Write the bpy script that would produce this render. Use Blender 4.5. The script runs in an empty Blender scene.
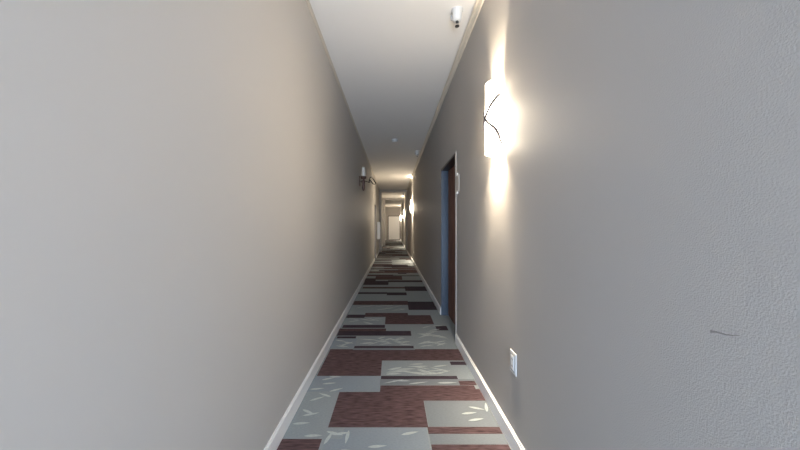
import bpy, bmesh, math, random
from mathutils import Vector
random.seed(7)
C = bpy.context.scene.collection
F = 290.0; H = 1.3; VX, VY = 393.0, 226.0
XR, XL, ZC = 0.704, -0.690, 3.10          # right wall, left wall, ceiling
Y0, Y1 = -3.0, 27.8                       # back and far end of the corridor
DR, DR2 = 3.27, 4.25                      # right doorway along the corridor
ER, ER2 = 15.0, 16.0                      # second right doorway
DL, DL2 = 10.8, 11.8                      # left doorway
DH = 2.13                                 # doorway height
REC = 0.10                                # recess depth

# ---------------------------------------------------------------- materials
def mat(name, col, rough=0.6, metal=0.0, noise=None, bump=None, emis=None, spec=0.5):
    m = bpy.data.materials.new(name); m.use_nodes = True
    nt = m.node_tree; b = nt.nodes['Principled BSDF']
    b.inputs['Base Color'].default_value = (*col, 1); b.inputs['Roughness'].default_value = rough
    b.inputs['Metallic'].default_value = metal; b.inputs['Specular IOR Level'].default_value = spec
    geo = nt.nodes.new('ShaderNodeNewGeometry')
    if noise:
        scale, amount, stretch = noise
        mp = nt.nodes.new('ShaderNodeMapping'); mp.inputs['Scale'].default_value = stretch
        nz = nt.nodes.new('ShaderNodeTexNoise'); nz.inputs['Scale'].default_value = scale; nz.inputs['Detail'].default_value = 4
        rp = nt.nodes.new('ShaderNodeValToRGB')
        rp.color_ramp.elements[0].position = 0.3; rp.color_ramp.elements[1].position = 0.7
        rp.color_ramp.elements[0].color = (*[c*(1-amount) for c in col], 1)
        rp.color_ramp.elements[1].color = (*[min(1, c*(1+amount)) for c in col], 1)
        nt.links.new(geo.outputs['Position'], mp.inputs['Vector']); nt.links.new(mp.outputs['Vector'], nz.inputs['Vector'])
        nt.links.new(nz.outputs['Fac'], rp.inputs['Fac']); nt.links.new(rp.outputs['Color'], b.inputs['Base Color'])
    if bump:
        scale, strength, dist = bump
        nz = nt.nodes.new('ShaderNodeTexNoise'); nz.inputs['Scale'].default_value = scale; nz.inputs['Detail'].default_value = 3
        bp = nt.nodes.new('ShaderNodeBump'); bp.inputs['Strength'].default_value = strength; bp.inputs['Distance'].default_value = dist
        nt.links.new(geo.outputs['Position'], nz.inputs['Vector']); nt.links.new(nz.outputs['Fac'], bp.inputs['Height'])
        nt.links.new(bp.outputs['Normal'], b.inputs['Normal'])
    if emis:
        b.inputs['Emission Color'].default_value = (*emis[0], 1); b.inputs['Emission Strength'].default_value = emis[1]
    return m
M = {
 'wall': mat('shaded_greige_paint', (0.415, 0.392, 0.368), 0.62, bump=(260, 0.34, 0.0028), spec=0.3),  # same paint as the left wall, right wall's shade darkened into the colour
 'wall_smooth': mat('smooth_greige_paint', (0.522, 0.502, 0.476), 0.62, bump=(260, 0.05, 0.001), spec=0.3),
 'ceiling': mat('ceiling_paint', (0.85, 0.825, 0.785), 0.8, bump=(120, 0.15, 0.002), spec=0.2),
 'white': mat('white_trim_paint', (0.88, 0.88, 0.87), 0.35),
 'crown': mat('cream_trim_paint', (0.62, 0.57, 0.48), 0.5),
 'carpet': mat('grey_green_carpet', (0.30, 0.335, 0.35), 0.95, noise=(60, 0.10, (1, 3, 1)), bump=(700, 0.3, 0.003), spec=0.1),
 'carpet_b': mat('silver_carpet', (0.215, 0.238, 0.258), 0.95, noise=(60, 0.07, (1, 3, 1)), bump=(700, 0.3, 0.003), spec=0.1),
 'carpet_c': mat('slate_carpet', (0.27, 0.31, 0.345), 0.95, noise=(60, 0.08, (1, 3, 1)), bump=(700, 0.3, 0.003), spec=0.1),
 'maroon': mat('maroon_carpet', (0.108, 0.068, 0.071), 0.95, noise=(22, 0.5, (0.6, 4, 1)), bump=(700, 0.3, 0.003), spec=0.1),
 'plum': mat('dark_plum_carpet', (0.062, 0.046, 0.058), 0.95, noise=(22, 0.35, (0.6, 4, 1)), bump=(700, 0.3, 0.003), spec=0.1),
 'leaf': mat('pale_leaf_carpet', (0.50, 0.545, 0.54), 0.95, noise=(90, 0.10, (1, 1, 1)), spec=0.1),
 'wood': mat('dark_brown_wood', (0.19, 0.098, 0.07), 0.6, noise=(9, 0.4, (6, 6, 0.5)), spec=0.15),
 'frame': mat('dark_brown_frame', (0.035, 0.022, 0.018), 0.4),
 'jamb': mat('blue_grey_steel', (0.062, 0.085, 0.118), 0.4),
 'glass': mat('glowing_frosted_glass', (0.9, 0.88, 0.84), 0.5, emis=((1.0, 0.95, 0.87), 1.5)),
 'glass_off': mat('unlit_frosted_glass', (0.80, 0.75, 0.66), 0.35),
 'wire': mat('black_iron_wire', (0.02, 0.021, 0.027), 0.8, spec=0.05),
 'bronze': mat('bronze_metal', (0.13, 0.075, 0.065), 0.45, 0.4),
 'plastic': mat('white_plastic', (0.70, 0.70, 0.68), 0.4),
 'grey': mat('grey_plastic', (0.35, 0.35, 0.35), 0.5),
 'black': mat('black_slot', (0.02, 0.02, 0.02), 0.5),
 'chrome': mat('brushed_chrome', (0.55, 0.55, 0.55), 0.3, 1.0),
 'enamel': mat('white_enamel', (0.85, 0.86, 0.86), 0.35),
 'pale': mat('pale_strip', (0.60, 0.58, 0.55), 0.5),
 'scuff': mat('dark_scuff', (0.22, 0.20, 0.19), 0.8),
 'door_white': mat('white_door_paint', (0.90, 0.89, 0.87), 0.45),
 'pane': mat('added_window_glow', (0.8, 0.8, 0.8), 0.5, emis=((0.80, 0.90, 1.0), 2.0)),  # glow for the window added behind the camera
}

def see_through(m, fac):                       # thin glass that lets part of the lamp's light straight through
    nt = m.node_tree; out = nt.nodes['Material Output']; b = nt.nodes['Principled BSDF']
    t = nt.nodes.new('ShaderNodeBsdfTransparent'); x = nt.nodes.new('ShaderNodeMixShader'); x.inputs[0].default_value = fac
    nt.links.new(b.outputs[0], x.inputs[1]); nt.links.new(t.outputs[0], x.inputs[2]); nt.links.new(x.outputs[0], out.inputs['Surface'])
see_through(M['glass'], 0.34)

# ---------------------------------------------------------------- mesh helpers
def obj(name, bm, m, parent=None, bevel=0, smooth=False):
    bmesh.ops.recalc_face_normals(bm, faces=bm.faces)
    me = bpy.data.meshes.new(name); bm.to_mesh(me); bm.free()
    for x in (m if isinstance(m, (list, tuple)) else [m]): me.materials.append(M[x])
    if smooth:
        for p in me.polygons: p.use_smooth = True
    o = bpy.data.objects.new(name, me); C.objects.link(o)
    if parent: o.parent = parent
    if bevel:
        b = o.modifiers.new('bevel', 'BEVEL'); b.width = bevel; b.segments = 2; b.limit_method = 'ANGLE'
    return o
def box(bm, x0, x1, y0, y1, z0, z1):
    v = [bm.verts.new((x, y, z)) for x in (x0, x1) for y in (y0, y1) for z in (z0, z1)]
    for f in ((0,1,3,2),(4,6,7,5),(0,4,5,1),(2,3,7,6),(0,2,6,4),(1,5,7,3)): bm.faces.new([v[i] for i in f])
    return bm
def bx(*a): return box(bmesh.new(), *a)
def lathe(bm, prof, n=24, cx=0, cy=0, cz=0):
    rings = []
    for r, z in prof:
        rings.append([bm.verts.new((cx+r*math.cos(2*math.pi*i/n), cy+r*math.sin(2*math.pi*i/n), cz+z)) for i in range(n)])
    for a, b in zip(rings, rings[1:]):
        for i in range(n): bm.faces.new((a[i], a[(i+1)%n], b[(i+1)%n], b[i]))
    bm.faces.new(rings[0][::-1]); bm.faces.new(rings[-1])
    return bm
def tube(bm, pts, r, n=8):
    pts = [Vector(p) for p in pts]; rings = []
    for i, p in enumerate(pts):
        t = (pts[min(i+1, len(pts)-1)] - pts[max(i-1, 0)]).normalized()
        u = t.cross(Vector((0.31, 0.2, 0.93)))
        u.normalize(); w = t.cross(u)
        rings.append([bm.verts.new(p + r*(u*math.cos(2*math.pi*k/n) + w*math.sin(2*math.pi*k/n))) for k in range(n)])
    for a, b in zip(rings, rings[1:]):
        for k in range(n): bm.faces.new((a[k], a[(k+1)%n], b[(k+1)%n], b[k]))
    bm.faces.new(rings[0][::-1]); bm.faces.new(rings[-1])
    return bm
def smooth_path(pts, k=6):
    pts = [Vector(p) for p in pts]; out = []
    for i in range(len(pts)-1):
        p0, p1, p2, p3 = pts[max(i-1,0)], pts[i], pts[i+1], pts[min(i+2,len(pts)-1)]
        for j in range(k):
            t = j/k
            out.append(0.5*((2*p1)+(p2-p0)*t+(2*p0-5*p1+4*p2-p3)*t*t+(3*p1-p0-3*p2+p3)*t**3))
    return out + [pts[-1]]
def thing(name, label, cat, loc, group=None, rz=0):
    o = bpy.data.objects.new(name, None); C.objects.link(o); o.empty_display_size = 0.1
    o.location = loc; o.rotation_euler = (0, 0, rz); o['label'] = label; o['category'] = cat
    if group: o['group'] = group
    return o
def struct(name, bm, m, label, cat, **k):
    o = obj(name, bm, m, **k); o['kind'] = 'structure'; o['label'] = label; o['category'] = cat
    return o
def sroot(name, label, cat, loc=(0,0,0)):
    o = thing(name, label, cat, loc); o['kind'] = 'structure'; return o
def copy_tree(o, parent=None):
    c = o.copy(); C.objects.link(c)
    if parent: c.parent = parent
    for ch in list(o.children): copy_tree(ch, c)
    return c

# ---------------------------------------------------------------- shell
T = 0.14
def wall(xin, sgn, openings):
    bm = bmesh.new(); a, b = sorted((xin, xin + sgn*T)); y = Y0
    for (p, q) in openings:
        box(bm, a, b, y, p, 0, ZC); box(bm, a, b, p, q, DH, ZC); y = q
    box(bm, a, b, y, Y1, 0, ZC)
    return bm
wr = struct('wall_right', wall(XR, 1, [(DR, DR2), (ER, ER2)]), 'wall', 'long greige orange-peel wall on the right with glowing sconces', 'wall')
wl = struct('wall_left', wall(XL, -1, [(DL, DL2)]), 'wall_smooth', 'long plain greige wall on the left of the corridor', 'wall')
struct('wall_far', bx(XL-T, XR+T, Y1, Y1+T, 0, ZC), 'wall', 'short greige wall closing the far end of the corridor', 'wall')
bm = bmesh.new()
box(bm, XL-T, -0.45, Y0-T, Y0, 0, ZC); box(bm, 0.45, XR+T, Y0-T, Y0, 0, ZC)
box(bm, -0.45, 0.45, Y0-T, Y0, 0, 0.25); box(bm, -0.45, 0.45, Y0-T, Y0, 1.25, ZC)
struct('wall_back', bm, 'wall', 'greige wall behind the camera with an added window', 'wall')
win = sroot('added_window_1', 'added glowing window in the wall behind the camera, out of view', 'window')  # unseen window, added to account for the cool fill light
obj('added_window_pane', bx(-0.41, 0.41, Y0-0.09, Y0-0.08, 0.29, 1.21), 'pane', win)
bm = bmesh.new()
for a in ((-0.45,-0.41,0.25,1.25),(0.41,0.45,0.25,1.25),(-0.41,0.41,0.25,0.29),(-0.41,0.41,1.21,1.25),(-0.41,0.41,0.73,0.77)):
    box(bm, a[0], a[1], Y0-0.11, Y0-0.06, a[2], a[3])
obj('added_window_frame', bm, 'white', win)
struct('ceiling', bx(XL-T, XR+T, Y0-T, Y1+T, ZC, ZC+0.1), 'ceiling', 'smooth off-white corridor ceiling', 'ceiling')

# ---------------------------------------------------------------- carpet
def fl(px, py):                                # where a floor point of the pattern lies
    Z = F*H/(py-VY); return (px-VX)*Z/F, Z
bm = bmesh.new()
MI = {'carpet':0,'carpet_b':1,'carpet_c':2,'maroon':3,'plum':4,'leaf':5}
box(bm, XL-T, XR+T, Y0-T, Y1+T, -0.1, 0)
def patch(x0, x1, y0, y1, kind, z):
    f = bm.faces.new([bm.verts.new(p) for p in ((x0,y0,z),(x1,y0,z),(x1,y1,z),(x0,y1,z))]); f.material_index = MI[kind]
def leaf_at(x, y, ang, L, W, z):
    pts = []
    n = 6
    for i in range(n+1):
        t = i/n; pts.append((t*L, W*math.sin(math.pi*t**0.8)/2))
    for i in range(n-1, 0, -1):
        t = i/n; pts.append((t*L, -W*math.sin(math.pi*t**0.8)/2))
    ca, sa = math.cos(ang), math.sin(ang)
    q = [(x+p*ca-w*sa, y+p*sa+w*ca) for p, w in pts]
    q = [(min(max(a, XL), XR), b) for a, b in q]; lz[0] += 0.000015; z = z + lz[0]
    f = bm.faces.new([bm.verts.new((a, b, z)) for a, b in q]); f.material_index = MI['leaf']
def sprig(x0, x1, y0, y1, n, z):
    """leaf sprigs kept inside one grey block"""
    for _ in range(n):
        a = random.uniform(-0.7, 0.7) + random.choice((0, math.pi))
        L = min(random.uniform(0.11, 0.20), (x1-x0)*0.8); W = random.uniform(0.014, 0.026)
        ey = abs(math.sin(a))*L + W
        if ey > (y1-y0)*0.95: a = math.copysign(0.12, a) if abs(a) < 1.5 else math.pi-0.12; ey = abs(math.sin(a))*L + W
        if W > (y1-y0)*0.7: continue
        dx, dy = math.cos(a)*L, math.sin(a)*L
        lx0, lx1 = x0+0.01-min(dx,0), x1-0.01-max(dx,0); ly0, ly1 = y0+W/2-min(dy,0), y1-W/2-max(dy,0)
        if lx1 < lx0 or ly1 < ly0: continue
        leaf_at(random.uniform(lx0, lx1), random.uniform(ly0, ly1), a, L, W, z)
zc = [0.0006]; lz = [0.0]
def P(px0, px1, pyx, py0, py1, kind, leaves=0):
    """block seen between rows py0 (far) and py1 (near); px0/px1 read along row pyx"""
    x0 = max(fl(px0, pyx)[0], XL+0.012); x1 = min(fl(px1, pyx)[0], XR-0.012)
    yn, yf = fl(0, py1)[1], fl(0, py0)[1]
    zc[0] += 0.00002
    patch(x0, x1, yn, yf, kind, zc[0])
    if leaves: sprig(x0, x1, yn, yf, leaves, zc[0]+0.0008)
# near field, as the pattern runs
P(322, 430, 450, 427.5, 470, 'carpet_c', 0); P(432, 511, 450, 444.6, 458, 'maroon'); P(278, 322, 439, 439, 462, 'maroon')
P(316, 345, 427, 376, 439, 'carpet', 0)
P(328, 428.3, 427.5, 392, 427.5, 'maroon'); P(380, 474, 385.5, 385.5, 392.5, 'maroon'); P(420, 486, 400.6, 389, 400.8, 'maroon')
P(424, 486, 401, 400.8, 427, 'carpet_b', 0); P(428.5, 503, 434, 427, 434, 'maroon'); P(430, 510, 440, 434, 444.6, 'carpet_b')
P(305, 380, 391.5, 376, 391.7, 'carpet_c', 0)
P(316.9, 381, 375.8, 349.2, 376, 'maroon'); P(378, 463, 357, 349.2, 360.6, 'maroon')
P(382, 450, 361, 361, 376, 'carpet', 24); P(451, 467.6, 365, 361.6, 365, 'plum'); P(381, 457.5, 378, 376, 379.2, 'plum')
P(380, 476, 382, 379.2, 385.2, 'carpet_b', 4); P(460, 476.6, 385, 381, 385.3, 'maroon')
P(353, 413.6, 347, 346, 348.2, 'plum'); P(353, 415, 349, 348.2, 350, 'carpet_b')
P(414, 455, 348, 324.5, 348.6, 'carpet', 24); P(356, 413, 345, 336, 345.8, 'carpet', 18); P(330, 355, 345, 338.5, 348.5, 'carpet_c', 5)
P(337, 356, 337.5, 336.4, 338.5, 'plum'); P(338, 411, 333, 331, 335.8, 'plum'); P(339, 386, 330, 328.6, 331.2, 'maroon')
P(343, 385, 326, 325, 328, 'plum'); P(343, 386, 322, 318, 325, 'carpet', 12)
P(385, 434, 324, 315.2, 324.3, 'maroon'); P(365, 408, 315, 313, 317, 'maroon'); P(347, 365, 316, 314.7, 318, 'plum'); P(436, 452, 328, 326, 330.5, 'plum')
P(354, 407, 306, 305, 311, 'carpet', 14)
P(408, 439, 306, 301.7, 310, 'plum'); P(353.6, 408, 303, 301, 305, 'maroon')
P(387, 406.5, 293.5, 292.5, 295.3, 'plum'); P(358, 387, 293, 292.3, 294, 'plum'); P(405, 427.5, 289, 286.5, 291, 'plum'); P(362.5, 405, 288, 287, 288.6, 'maroon')
P(364, 388.5, 283, 281, 285, 'plum'); P(364, 375.5, 281, 278.4, 281.2, 'plum'); P(375.5, 402, 278, 276.3, 279.8, 'maroon'); P(388, 424, 281, 280.4, 282.2, 'plum')
for a in ((-0.66,1.90,0.1),(-0.64,2.05,-0.5),(-0.62,2.15,0.5),(-0.47,2.20,2.7),(-0.58,2.38,0.15),(-0.55,1.79,0.05),(-0.42,1.83,-0.3),
          (-0.41,1.72,1.3),(-0.38,1.80,0.2),(-0.28,1.84,-1.6),(-0.30,1.68,-0.3),(0.05,1.80,0.25),(0.47,2.0,0.15),(0.50,1.93,0.2),(0.54,2.08,-0.3),
          (-0.55,2.50,-0.1),(-0.60,2.44,0.4),(-0.15,1.70,0.1),(0.655,2.02,1.35),(-0.62,1.98,0.3),(-0.50,2.27,0.45),(-0.66,2.30,0.15)):
    leaf_at(a[0], a[1], a[2], 0.115, 0.022, 0.0026)
# the rest of the run, both ways, the same kind of staggered blocks
def rows(y, yend):
    while y < yend:
        d = random.choice((0.10, 0.13, 0.22, 0.34, 0.16)); x = XL+0.015
        cuts = sorted(random.uniform(XL+0.2, XR-0.2) for _ in range(random.choice((1, 1, 2))))
        prev = None
        for c in cuts + [XR-0.015]:
            k = random.choice(('maroon','plum','plum','carpet','carpet_b','carpet_c','maroon','plum','maroon'))
            if k == prev: k = 'carpet'
            prev = k; dd = d*random.choice((1, 0.55, 0.8)) if k in ('maroon','plum') else d
            zc[0] += 0.00001
            patch(x, c, y, y+dd, k, zc[0])
            if k == 'carpet' and y < 12: sprig(x, c, y, y+dd, 4, zc[0]+0.0008)
            x = c
        y += d + random.choice((0, 0.0, 0.12))
rows(F*H/(276.2-VY), Y1-0.2); rows(Y0+0.2, 1.3)
flo = struct('floor', bm, ['carpet','carpet_b','carpet_c','maroon','plum','leaf'], 'corridor carpet of staggered maroon and grey-green blocks with pale leaf sprigs', 'floor')

# ---------------------------------------------------------------- baseboards and crown
BB, BT = 0.108, 0.014
def base(xin, sgn, cuts):
    bm = bmesh.new(); y = Y0
    for p, q in cuts + [(Y1, None)]:
        a, b = sorted((xin, xin - sgn*BT)); box(bm, a, b, y, p, 0, BB-0.012)
        a, b = sorted((xin, xin - sgn*BT*0.55)); box(bm, a, b, y, p, BB-0.012, BB)
        y = q
    return bm
PY1, PY2 = 14.4, 18.9                          # two cross-corridor portals
struct('baseboard_right', base(XR, 1, [(DR-0.05, DR2+0.0), (ER, ER2)]), 'white', 'white baseboard along the right wall', 'baseboard')
struct('baseboard_left', base(XL, -1, [(DL, DL2), (PY1, PY1+0.35), (PY2, PY2+0.35)]), 'white', 'white baseboard along the left wall', 'baseboard')
def crown(xin, sgn, w, h):
    bm = bmesh.new()
    prof = [(0, 0), (0, -h), (0.010, -h), (0.014, -h+0.006), (w*0.6, -h*0.5), (w-0.004, -h*0.4), (w, -h*0.36), (w, -h*0.3), (w*0.35, -h*0.3), (w*0.35, 0)]
    r0 = [bm.verts.new((xin - sgn*p, Y0, ZC+q)) for p, q in prof]; r1 = [bm.verts.new((xin - sgn*p, Y1, ZC+q)) for p, q in prof]
    n = len(prof)
    for i in range(n): bm.faces.new((r0[i], r0[(i+1)%n], r1[(i+1)%n], r1[i]))
    bm.faces.new(r0); bm.faces.new(r1[::-1])
    return bm
struct('trim_1', crown(XR, 1, 0.046, 0.062), 'crown', 'cream crown strip where the right wall meets the ceiling', 'trim')
struct('trim_2', crown(XL, -1, 0.024, 0.02), 'crown', 'thin cream crown strip where the left wall meets the ceiling', 'trim')
for n, py, pl, lab in ((3, PY1, 0.115, 'nearer painted portal framing the corridor halfway down'), (4, PY2, 0.18, 'farther painted portal framing the corridor')):
    bm = bmesh.new()
    box(bm, XL, XL+pl, py, py+0.35, 0, ZC-0.10); box(bm, XR-0.035, XR, py, py+0.35, 0, ZC-0.10); box(bm, XL, XR, py, py+0.35, ZC-0.10, ZC)
    struct('trim_%d' % n, bm, 'wall', lab, 'trim')

# ---------------------------------------------------------------- recessed doors
def doorway(n, xin, sgn, y0, y1, label, lever=True, strip=False, jm='jamb'):
    r = sroot('door_%d' % n, label, 'door', (0, 0, 0))
    def sx(a, b): return sorted((xin + sgn*a, xin + sgn*b))
    a, b = sx(REC, REC+0.044)
    obj('door_leaf', bx(a, b, y0+0.03, y1-0.03, 0.008, DH-0.03), 'wood', r, bevel=0.002)
    a, b = sx(0.0, REC+0.05)
    obj('far_jamb', bx(a, b, y1-0.028, y1, 0, DH), jm, r)['label'] = {'jamb': 'blue-grey jamb', 'grey': 'grey jamb'}.get(jm, 'dark brown jamb')
    obj('near_jamb', bx(a, b, y0, y0+0.028, 0, DH), 'frame', r)
    obj('head_jamb', bx(a, b, y0+0.028, y1-0.028, DH-0.028, DH), 'frame', r)
    bm = bmesh.new(); c = xin + sgn*(REC-0.03)
    lv = bmesh.new(); lathe(lv, [(0.026, -0.004), (0.026, 0.004)], 16)
    if lever:
        lv.free(); lv = bmesh.new()
        tube(lv, smooth_path([(xin+sgn*REC, y0+0.09, 1.0), (xin+sgn*(REC-0.045), y0+0.09, 1.0), (xin+sgn*(REC-0.05), y0+0.11, 1.0), (xin+sgn*(REC-0.05), y0+0.20, 1.0)], 4), 0.009)
        obj('door_handle', lv, 'chrome', r, smooth=True)
    else: lv.free()
    bm.free()
    if strip:
        a, b = sx(-0.004, 0.0)
        obj('edge_strip', bx(a, b, y0-0.05, y0, 0.0, DH), 'pale', r)['label'] = 'pale strip along the near edge of the doorway'
    return r
doorway(1, XR, 1, DR, DR2, 'dark brown recessed door with blue-grey jamb nearest on the right wall', True, True)
doorway(2, XL, -1, DL, DL2, 'dark recessed door in the left wall before the white cabinet', True, jm='grey')
doorway(3, XR, 1, ER, ER2, 'small distant dark door on the right wall near the third sconce', False, jm='frame')
# door at the far end
ed = sroot('door_4', 'pale gridded door in the wall at the end of the corridor', 'door')
ex0, ex1, eh = -0.43, 0.64, 2.22
obj('door_leaf', bx(ex0, ex1, Y1-0.03, Y1, 0.01, eh), 'door_white', ed)
bm = bmesh.new()
box(bm, ex0-0.06, ex0, Y1-0.05, Y1, 0, eh+0.06); box(bm, ex1, ex1+0.05, Y1-0.05, Y1, 0, eh+0.06); box(bm, ex0, ex1, Y1-0.05, Y1, eh, eh+0.06)
obj('door_frame', bm, 'frame', ed)
for i in range(2):
    for j in range(4):
        x0 = ex0+0.09+i*0.47; z0 = 0.14+j*0.52
        b2 = bmesh.new(); box(b2, x0, x0+0.42, Y1-0.038, Y1-0.03, z0, z0+0.45)
        box(b2, x0+0.03, x0+0.39, Y1-0.046, Y1-0.038, z0+0.03, z0+0.42)
        obj('door_panel', b2, 'door_white', ed)
b2 = bmesh.new(); lathe(b2, [(0.012,0),(0.012,0.03),(0.028,0.04),(0.028,0.06),(0.01,0.07)], 14)
kb = obj('door_knob', b2, 'chrome', ed, smooth=True); kb.rotation_euler = (math.pi/2, 0, 0); kb.location = (ex1-0.07, Y1-0.03, 1.0)

# ---------------------------------------------------------------- wall sconces
# local frame: +x out of the wall, y along it, origin at the wall, centre of the shade
SH = 0.235
def make_sconce(label, group):
    t = thing('wall_sconce', label, 'wall lamp', (0, 0, 0), group)
    obj('backplate', bx(0.0, 0.012, -0.045, 0.045, -0.12, 0.12), 'bronze', t, bevel=0.004)
    bm = bmesh.new(); n = 18; ri, ro = [], []
    for rad, lst in ((1.0, ro), (0.93, ri)):
        for i in range(n+1):
            a = -math.pi/2 + math.pi*i/n
            lst.append([bm.verts.new((0.014 + 0.066*rad*math.cos(a), 0.078*rad*math.sin(a), z)) for z in (-SH, SH)])
    for i in range(n):
        bm.faces.new((ro[i][0], ro[i+1][0], ro[i+1][1], ro[i][1])); bm.faces.new((ri[i][0], ri[i][1], ri[i+1][1], ri[i+1][0]))
        for k in (0, 1): bm.faces.new((ro[i][k], ro[i+1][k], ri[i+1][k], ri[i][k]))
    for i in (0, n): bm.faces.new((ro[i][0], ro[i][1], ri[i][1], ri[i][0]))
    obj('glass_shade', bm, 'glass', t, smooth=False)
    for s in (-1, 1):
        w = bmesh.new()
        up = [(0.086, 0.0, 0.0), (0.074, 0.050*s, 0.055), (0.046, 0.076*s, 0.10), (0.018, 0.084*s, 0.13)]
        dn = [(0.086, 0.0, 0.0), (0.076, 0.046*s, -0.045), (0.046, 0.074*s, -0.085), (0.025, 0.084*s, -0.13), (0.006, 0.086*s, -0.19)]
        tube(w, smooth_path(up), 0.0070); obj('wire', w, 'wire', t, smooth=True)
        w = bmesh.new(); tube(w, smooth_path(dn), 0.0075); obj('wire', w, 'wire', t, smooth=True)
    w = bmesh.new()
    tube(w, [(0.018, -0.086, 0.035), (0.020, -0.088, 0.0), (0.016, -0.086, -0.04)], 0.009)
    obj('side_clip', w, 'wire', t, smooth=True)
    return t
SZ = 2.02
labs = ['large lit sconce with crossed dark wires over glowing glass, nearest on right wall',
        'second lit sconce along the right wall, just past the dark brown doorway',
        'third lit sconce along the right wall, beside the small distant dark door',
        'farthest small lit sconce on the right wall, by the end door']
SY = [1.95, 10.5, 17.6, 25.5]
s0 = make_sconce(labs[0], 'lit sconces on the right wall')
scs = [s0] + [copy_tree(s0) for _ in range(3)]
for i, s in enumerate(scs):
    s['label'] = labs[i]; s.location = (XR, SY[i], SZ); s.rotation_euler = (0, 0, math.pi)
def light(name, typ, loc, power, col, **k):
    l = bpy.data.lights.new(name, typ); l.energy = power; l.color = col
    for a, b in k.items(): setattr(l, a, b)
    o = bpy.data.objects.new(name, l); C.objects.link(o); o.location = loc
    return o
WARM = (1.0, 0.845, 0.635)
def lamps(x, y, power):                          # three bulbs in the shade
    for dz in (-0.15, -0.05, 0.05): light('sconce_bulb', 'POINT', (x, y, SZ+dz), power, WARM, shadow_soft_size=0.022)
    for s in (1, -1):                            # narrow beams out of the open ends
        o = light('sconce_beam', 'SPOT', (x, y, SZ+s*0.2), power*(0.04 if s > 0 else 0.45), WARM, spot_size=math.radians(50), spot_blend=1.0, shadow_soft_size=0.02)
        if s > 0: o.rotation_euler = (math.pi, 0, 0)
    o = light('sconce_uplight', 'SPOT', (x, y, SZ+0.245), power*0.06, WARM, spot_size=math.radians(165), spot_blend=1.0, shadow_soft_size=0.03)
    o.rotation_euler = (math.pi, 0, 0)
for y, p in zip(SY, (68, 112, 108, 170)): lamps(XR-0.05, y, p)

# unlit sconce of iron scrolls on the left wall
u = thing('candle_sconce', 'unlit left wall sconce with white glass tube above a bronze cup and dark iron scrolls', 'wall lamp', (XL, 5.95, 2.27))
b2 = bmesh.new(); lathe(b2, [(0.034,0.045),(0.042,0.055),(0.044,0.10),(0.036,0.18),(0.031,0.235),(0.026,0.235)], 20, 0.085)
obj('glass_shade', b2, 'glass_off', u, smooth=True)
b2 = bmesh.new(); lathe(b2, [(0.01,-0.02),(0.055,0.0),(0.062,0.03),(0.060,0.045),(0.03,0.045)], 20, 0.085)
obj('cup', b2, 'bronze', u, smooth=True)
b2 = bmesh.new(); lathe(b2, [(0.006,-0.25),(0.022,-0.235),(0.030,-0.18),(0.024,-0.10),(0.040,-0.06),(0.018,-0.02)], 18, 0.085)
obj('stem', b2, 'bronze', u, smooth=True)
obj('backplate', bx(0, 0.014, -0.05, 0.05, -0.15, 0.05), 'bronze', u, bevel=0.004)
b2 = bmesh.new(); tube(b2, [(0.01,0,-0.06),(0.085,0,-0.06)], 0.012); obj('arm', b2, 'bronze', u, smooth=True)
for sc, rr in (([(0.20,0,-0.075),(0.205,0,-0.03),(0.222,0,0.03)], 0.011), ([(0.215,0,-0.02),(0.245,0,-0.06),(0.285,0,-0.11)], 0.011),
           ([(0.275,0,0.005),(0.305,0,-0.04),(0.345,0,-0.10)], 0.011), ([(0.085,0,-0.05),(0.14,0,-0.055),(0.20,0,-0.075),(0.245,0,-0.06)], 0.007),
           ([(0.222,0,0.03),(0.24,0,0.035),(0.275,0,0.005)], 0.006), ([(0.285,0,-0.11),(0.31,0,-0.115),(0.345,0,-0.10)], 0.006)):
    b2 = bmesh.new(); tube(b2, smooth_path(sc), rr); obj('scroll', b2, 'wire', u, smooth=True)

# ---------------------------------------------------------------- ceiling fittings
def make_sprinkler():
    t = thing('sprinkler_head', '', 'sprinkler', (0, 0, 0), 'ceiling sprinkler heads')
    b = bmesh.new(); lathe(b, [(0.050, 0), (0.050, -0.006), (0.040, -0.012), (0.036, -0.085), (0.030, -0.092)], 24)
    obj('cover', b, 'plastic', t, smooth=True)
    b = bmesh.new(); lathe(b, [(0.012, -0.092), (0.014, -0.100), (0.011, -0.104)], 12); obj('nozzle', b, 'black', t, smooth=True)
    for s in (-1, 1):
        b = bmesh.new(); tube(b, [(0.009*s, 0, -0.10), (0.013*s, 0, -0.115), (0.004*s, 0, -0.133)], 0.0022); obj('yoke_arm', b, 'chrome', t, smooth=True)
    b = bmesh.new(); lathe(b, [(0.004, -0.128), (0.018, -0.131), (0.018, -0.135), (0.006, -0.137)], 16); obj('deflector', b, 'black', t)
    b = bx(-0.052, -0.041, -0.008, 0.008, -0.085, -0.045); obj('vent_slot', b, 'grey', t, bevel=0.002)
    return t
sp = make_sprinkler()
for i, (x, y, lab) in enumerate(((0.535, 2.42, 'white sprinkler head hanging from the ceiling nearest the camera, near right wall'),
                                 (0.58, 6.95, 'second sprinkler head along the ceiling, beyond the near smoke detector'),
                                 (0.585, 15.9, 'farthest sprinkler head, on the ceiling past the nearer portal'))):
    o = sp if i == 0 else copy_tree(sp)
    o.location = (x, y, ZC); o['label'] = lab
def make_detector():
    t = thing('smoke_detector', '', 'smoke detector', (0, 0, 0), 'ceiling smoke detectors')
    b = bmesh.new(); lathe(b, [(0.068, 0), (0.068, -0.012), (0.062, -0.014)], 28); obj('base_plate', b, 'plastic', t)
    b = bmesh.new(); lathe(b, [(0.056, -0.014), (0.058, -0.030), (0.046, -0.046), (0.024, -0.052)], 28); obj('cover', b, 'plastic', t, smooth=True)
    b = bmesh.new(); lathe(b, [(0.058, -0.018), (0.0595, -0.020), (0.0595, -0.026), (0.058, -0.028)], 28); obj('vent_ring', b, 'grey', t)
    return t
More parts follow.
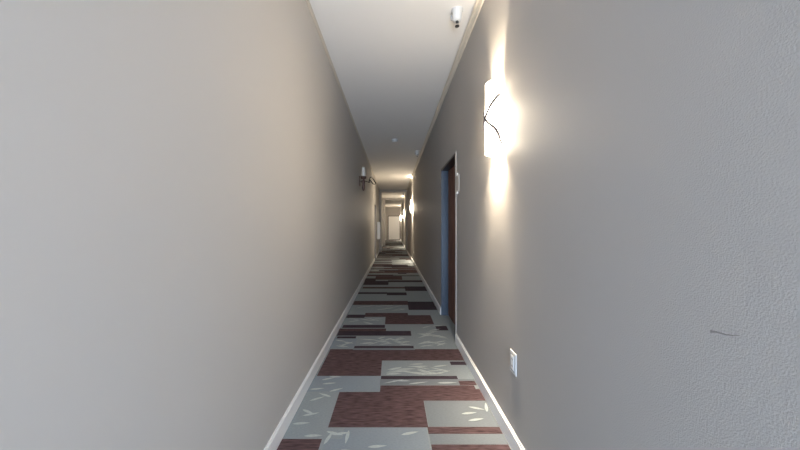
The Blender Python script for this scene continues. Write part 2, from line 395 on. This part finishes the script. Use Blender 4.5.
sd = make_detector()
for i, (x, y, lab) in enumerate(((0.04, 6.05, 'round smoke detector at the centre of the ceiling, in front of the portals'),
                                 (0.04, 15.35, 'tiny far smoke detector on the ceiling just past the nearer portal'))):
    o = sd if i == 0 else copy_tree(sd)
    o.location = (x, y, ZC); o['label'] = lab

# ---------------------------------------------------------------- wall fittings
ot = thing('wall_outlet', 'white rectangular outlet plate low on the right wall', 'outlet', (XR, 1.69, 0.505), rz=math.pi)
obj('cover_plate', bx(0, 0.007, -0.042, 0.042, -0.063, 0.063), 'plastic', ot, bevel=0.003)
ins = obj('insert', bx(0.007, 0.011, -0.020, 0.020, -0.040, 0.040), 'white', ot, bevel=0.0015)
for z in (-0.02, 0.02):
    for y in (-0.007, 0.005): obj('slot', bx(0.011, 0.0115, y, y+0.003, z-0.005, z+0.005), 'black', ins)
bm = bmesh.new()
for a in ((-0.028,-0.024,-0.049,0.049),(0.024,0.028,-0.049,0.049),(-0.024,0.024,0.045,0.049),(-0.024,0.024,-0.049,-0.045)): box(bm, 0.007, 0.009, *a)
obj('rim', bm, 'grey', ot)

sg = thing('room_sign', 'narrow pale sign plate with two white standoffs beside the near right doorway', 'sign', (XR, DR-0.125, 1.76), rz=math.pi)
obj('plate', bx(0.001, 0.007, -0.075, 0.075, -0.088, 0.088), 'pale', sg, bevel=0.002)
for z in (-0.10, 0.10):
    b = bmesh.new(); lathe(b, [(0.014, 0), (0.016, 0.003), (0.016, 0.013), (0.010, 0.018)], 16)
    k = obj('standoff', b, 'plastic', sg, smooth=True); k.rotation_euler = (0, math.pi/2, 0); k.location = (0, 0, z)

cb = thing('wall_cabinet', 'narrow white cabinet on the left wall past the left doorway', 'cabinet', (XL, 12.9, 1.10))
obj('cabinet_body', bx(0, 0.10, -0.18, 0.18, -0.38, 0.38), 'enamel', cb, bevel=0.006)
dd = obj('cabinet_door', bx(0.10, 0.112, -0.165, 0.165, -0.36, 0.36), 'enamel', cb, bevel=0.003)
obj('door_pull', bx(0.112, 0.122, -0.14, -0.12, -0.05, 0.05), 'chrome', dd)

sm = bmesh.new()
pts = [(0.643, 1.066, 0.003), (0.632, 1.069, 0.0016), (0.615, 1.070, 0.0012), (0.600, 1.073, 0.0010), (0.588, 1.078, 0.0004)]
r = [[sm.verts.new((XR-d, y, z+s*h)) for d in (0, 0.0006) for s in (-1, 1)] for y, z, h in pts]
for a, b in zip(r, r[1:]):
    for i, j in ((0,1),(1,3),(3,2),(2,0)): sm.faces.new((a[i], a[j], b[j], b[i]))
sc_ = obj('scuff_mark', sm, 'scuff', wr); sc_['label'] = 'thin dark scuff'

# ---------------------------------------------------------------- added cool fill and extra sconce behind the camera
def area(name, loc, rot, sx, sy, power, col):
    o = light(name, 'AREA', loc, power, col, shape='RECTANGLE', size=sx, size_y=sy); o.rotation_euler = rot; return o
area('added_cool_fill', (0, Y0+0.02, 0.75), (math.pi/2, 0, 0), 0.8, 0.95, 190, (0.59, 0.755, 1.0))  # cool fill added here, set low to tint the lower walls blue
fill_sconce = copy_tree(s0); fill_sconce.location = (XR, -0.9, SZ); fill_sconce['label'] = 'added fill sconce on the right wall behind the camera'  # unseen extra sconce, added to brighten the left wall
fill_sconce['group'] = 'added sconces behind the camera'
lamps(XR-0.05, -0.9, 36)  # added bulbs and beams of the extra sconce

w = bpy.data.worlds.new('world'); w.use_nodes = True; bpy.context.scene.world = w
w.node_tree.nodes['Background'].inputs[0].default_value = (0.6, 0.7, 0.8, 1); w.node_tree.nodes['Background'].inputs[1].default_value = 0.3

# ---------------------------------------------------------------- camera
cd = bpy.data.cameras.new('camera'); cam = bpy.data.objects.new('camera', cd); C.objects.link(cam)
cam.location = (0, 0, H); cam.rotation_euler = (math.pi/2, 0, 0)
cd.sensor_width = 36; cd.lens = 36*F/800; cd.shift_x = (400-VX)/800; cd.shift_y = (VY-225)/800; cd.clip_start = 0.02
sc = bpy.context.scene; sc.camera = cam
sc.cycles.max_bounces = 12; sc.cycles.diffuse_bounces = 8; sc.cycles.use_denoising = True
sc.cycles.sample_clamp_indirect = 6
v = sc.view_settings; v.view_transform = 'Standard'; v.look = 'None'; v.gamma = 1; v.use_curve_mapping = False; v.exposure = 0.17
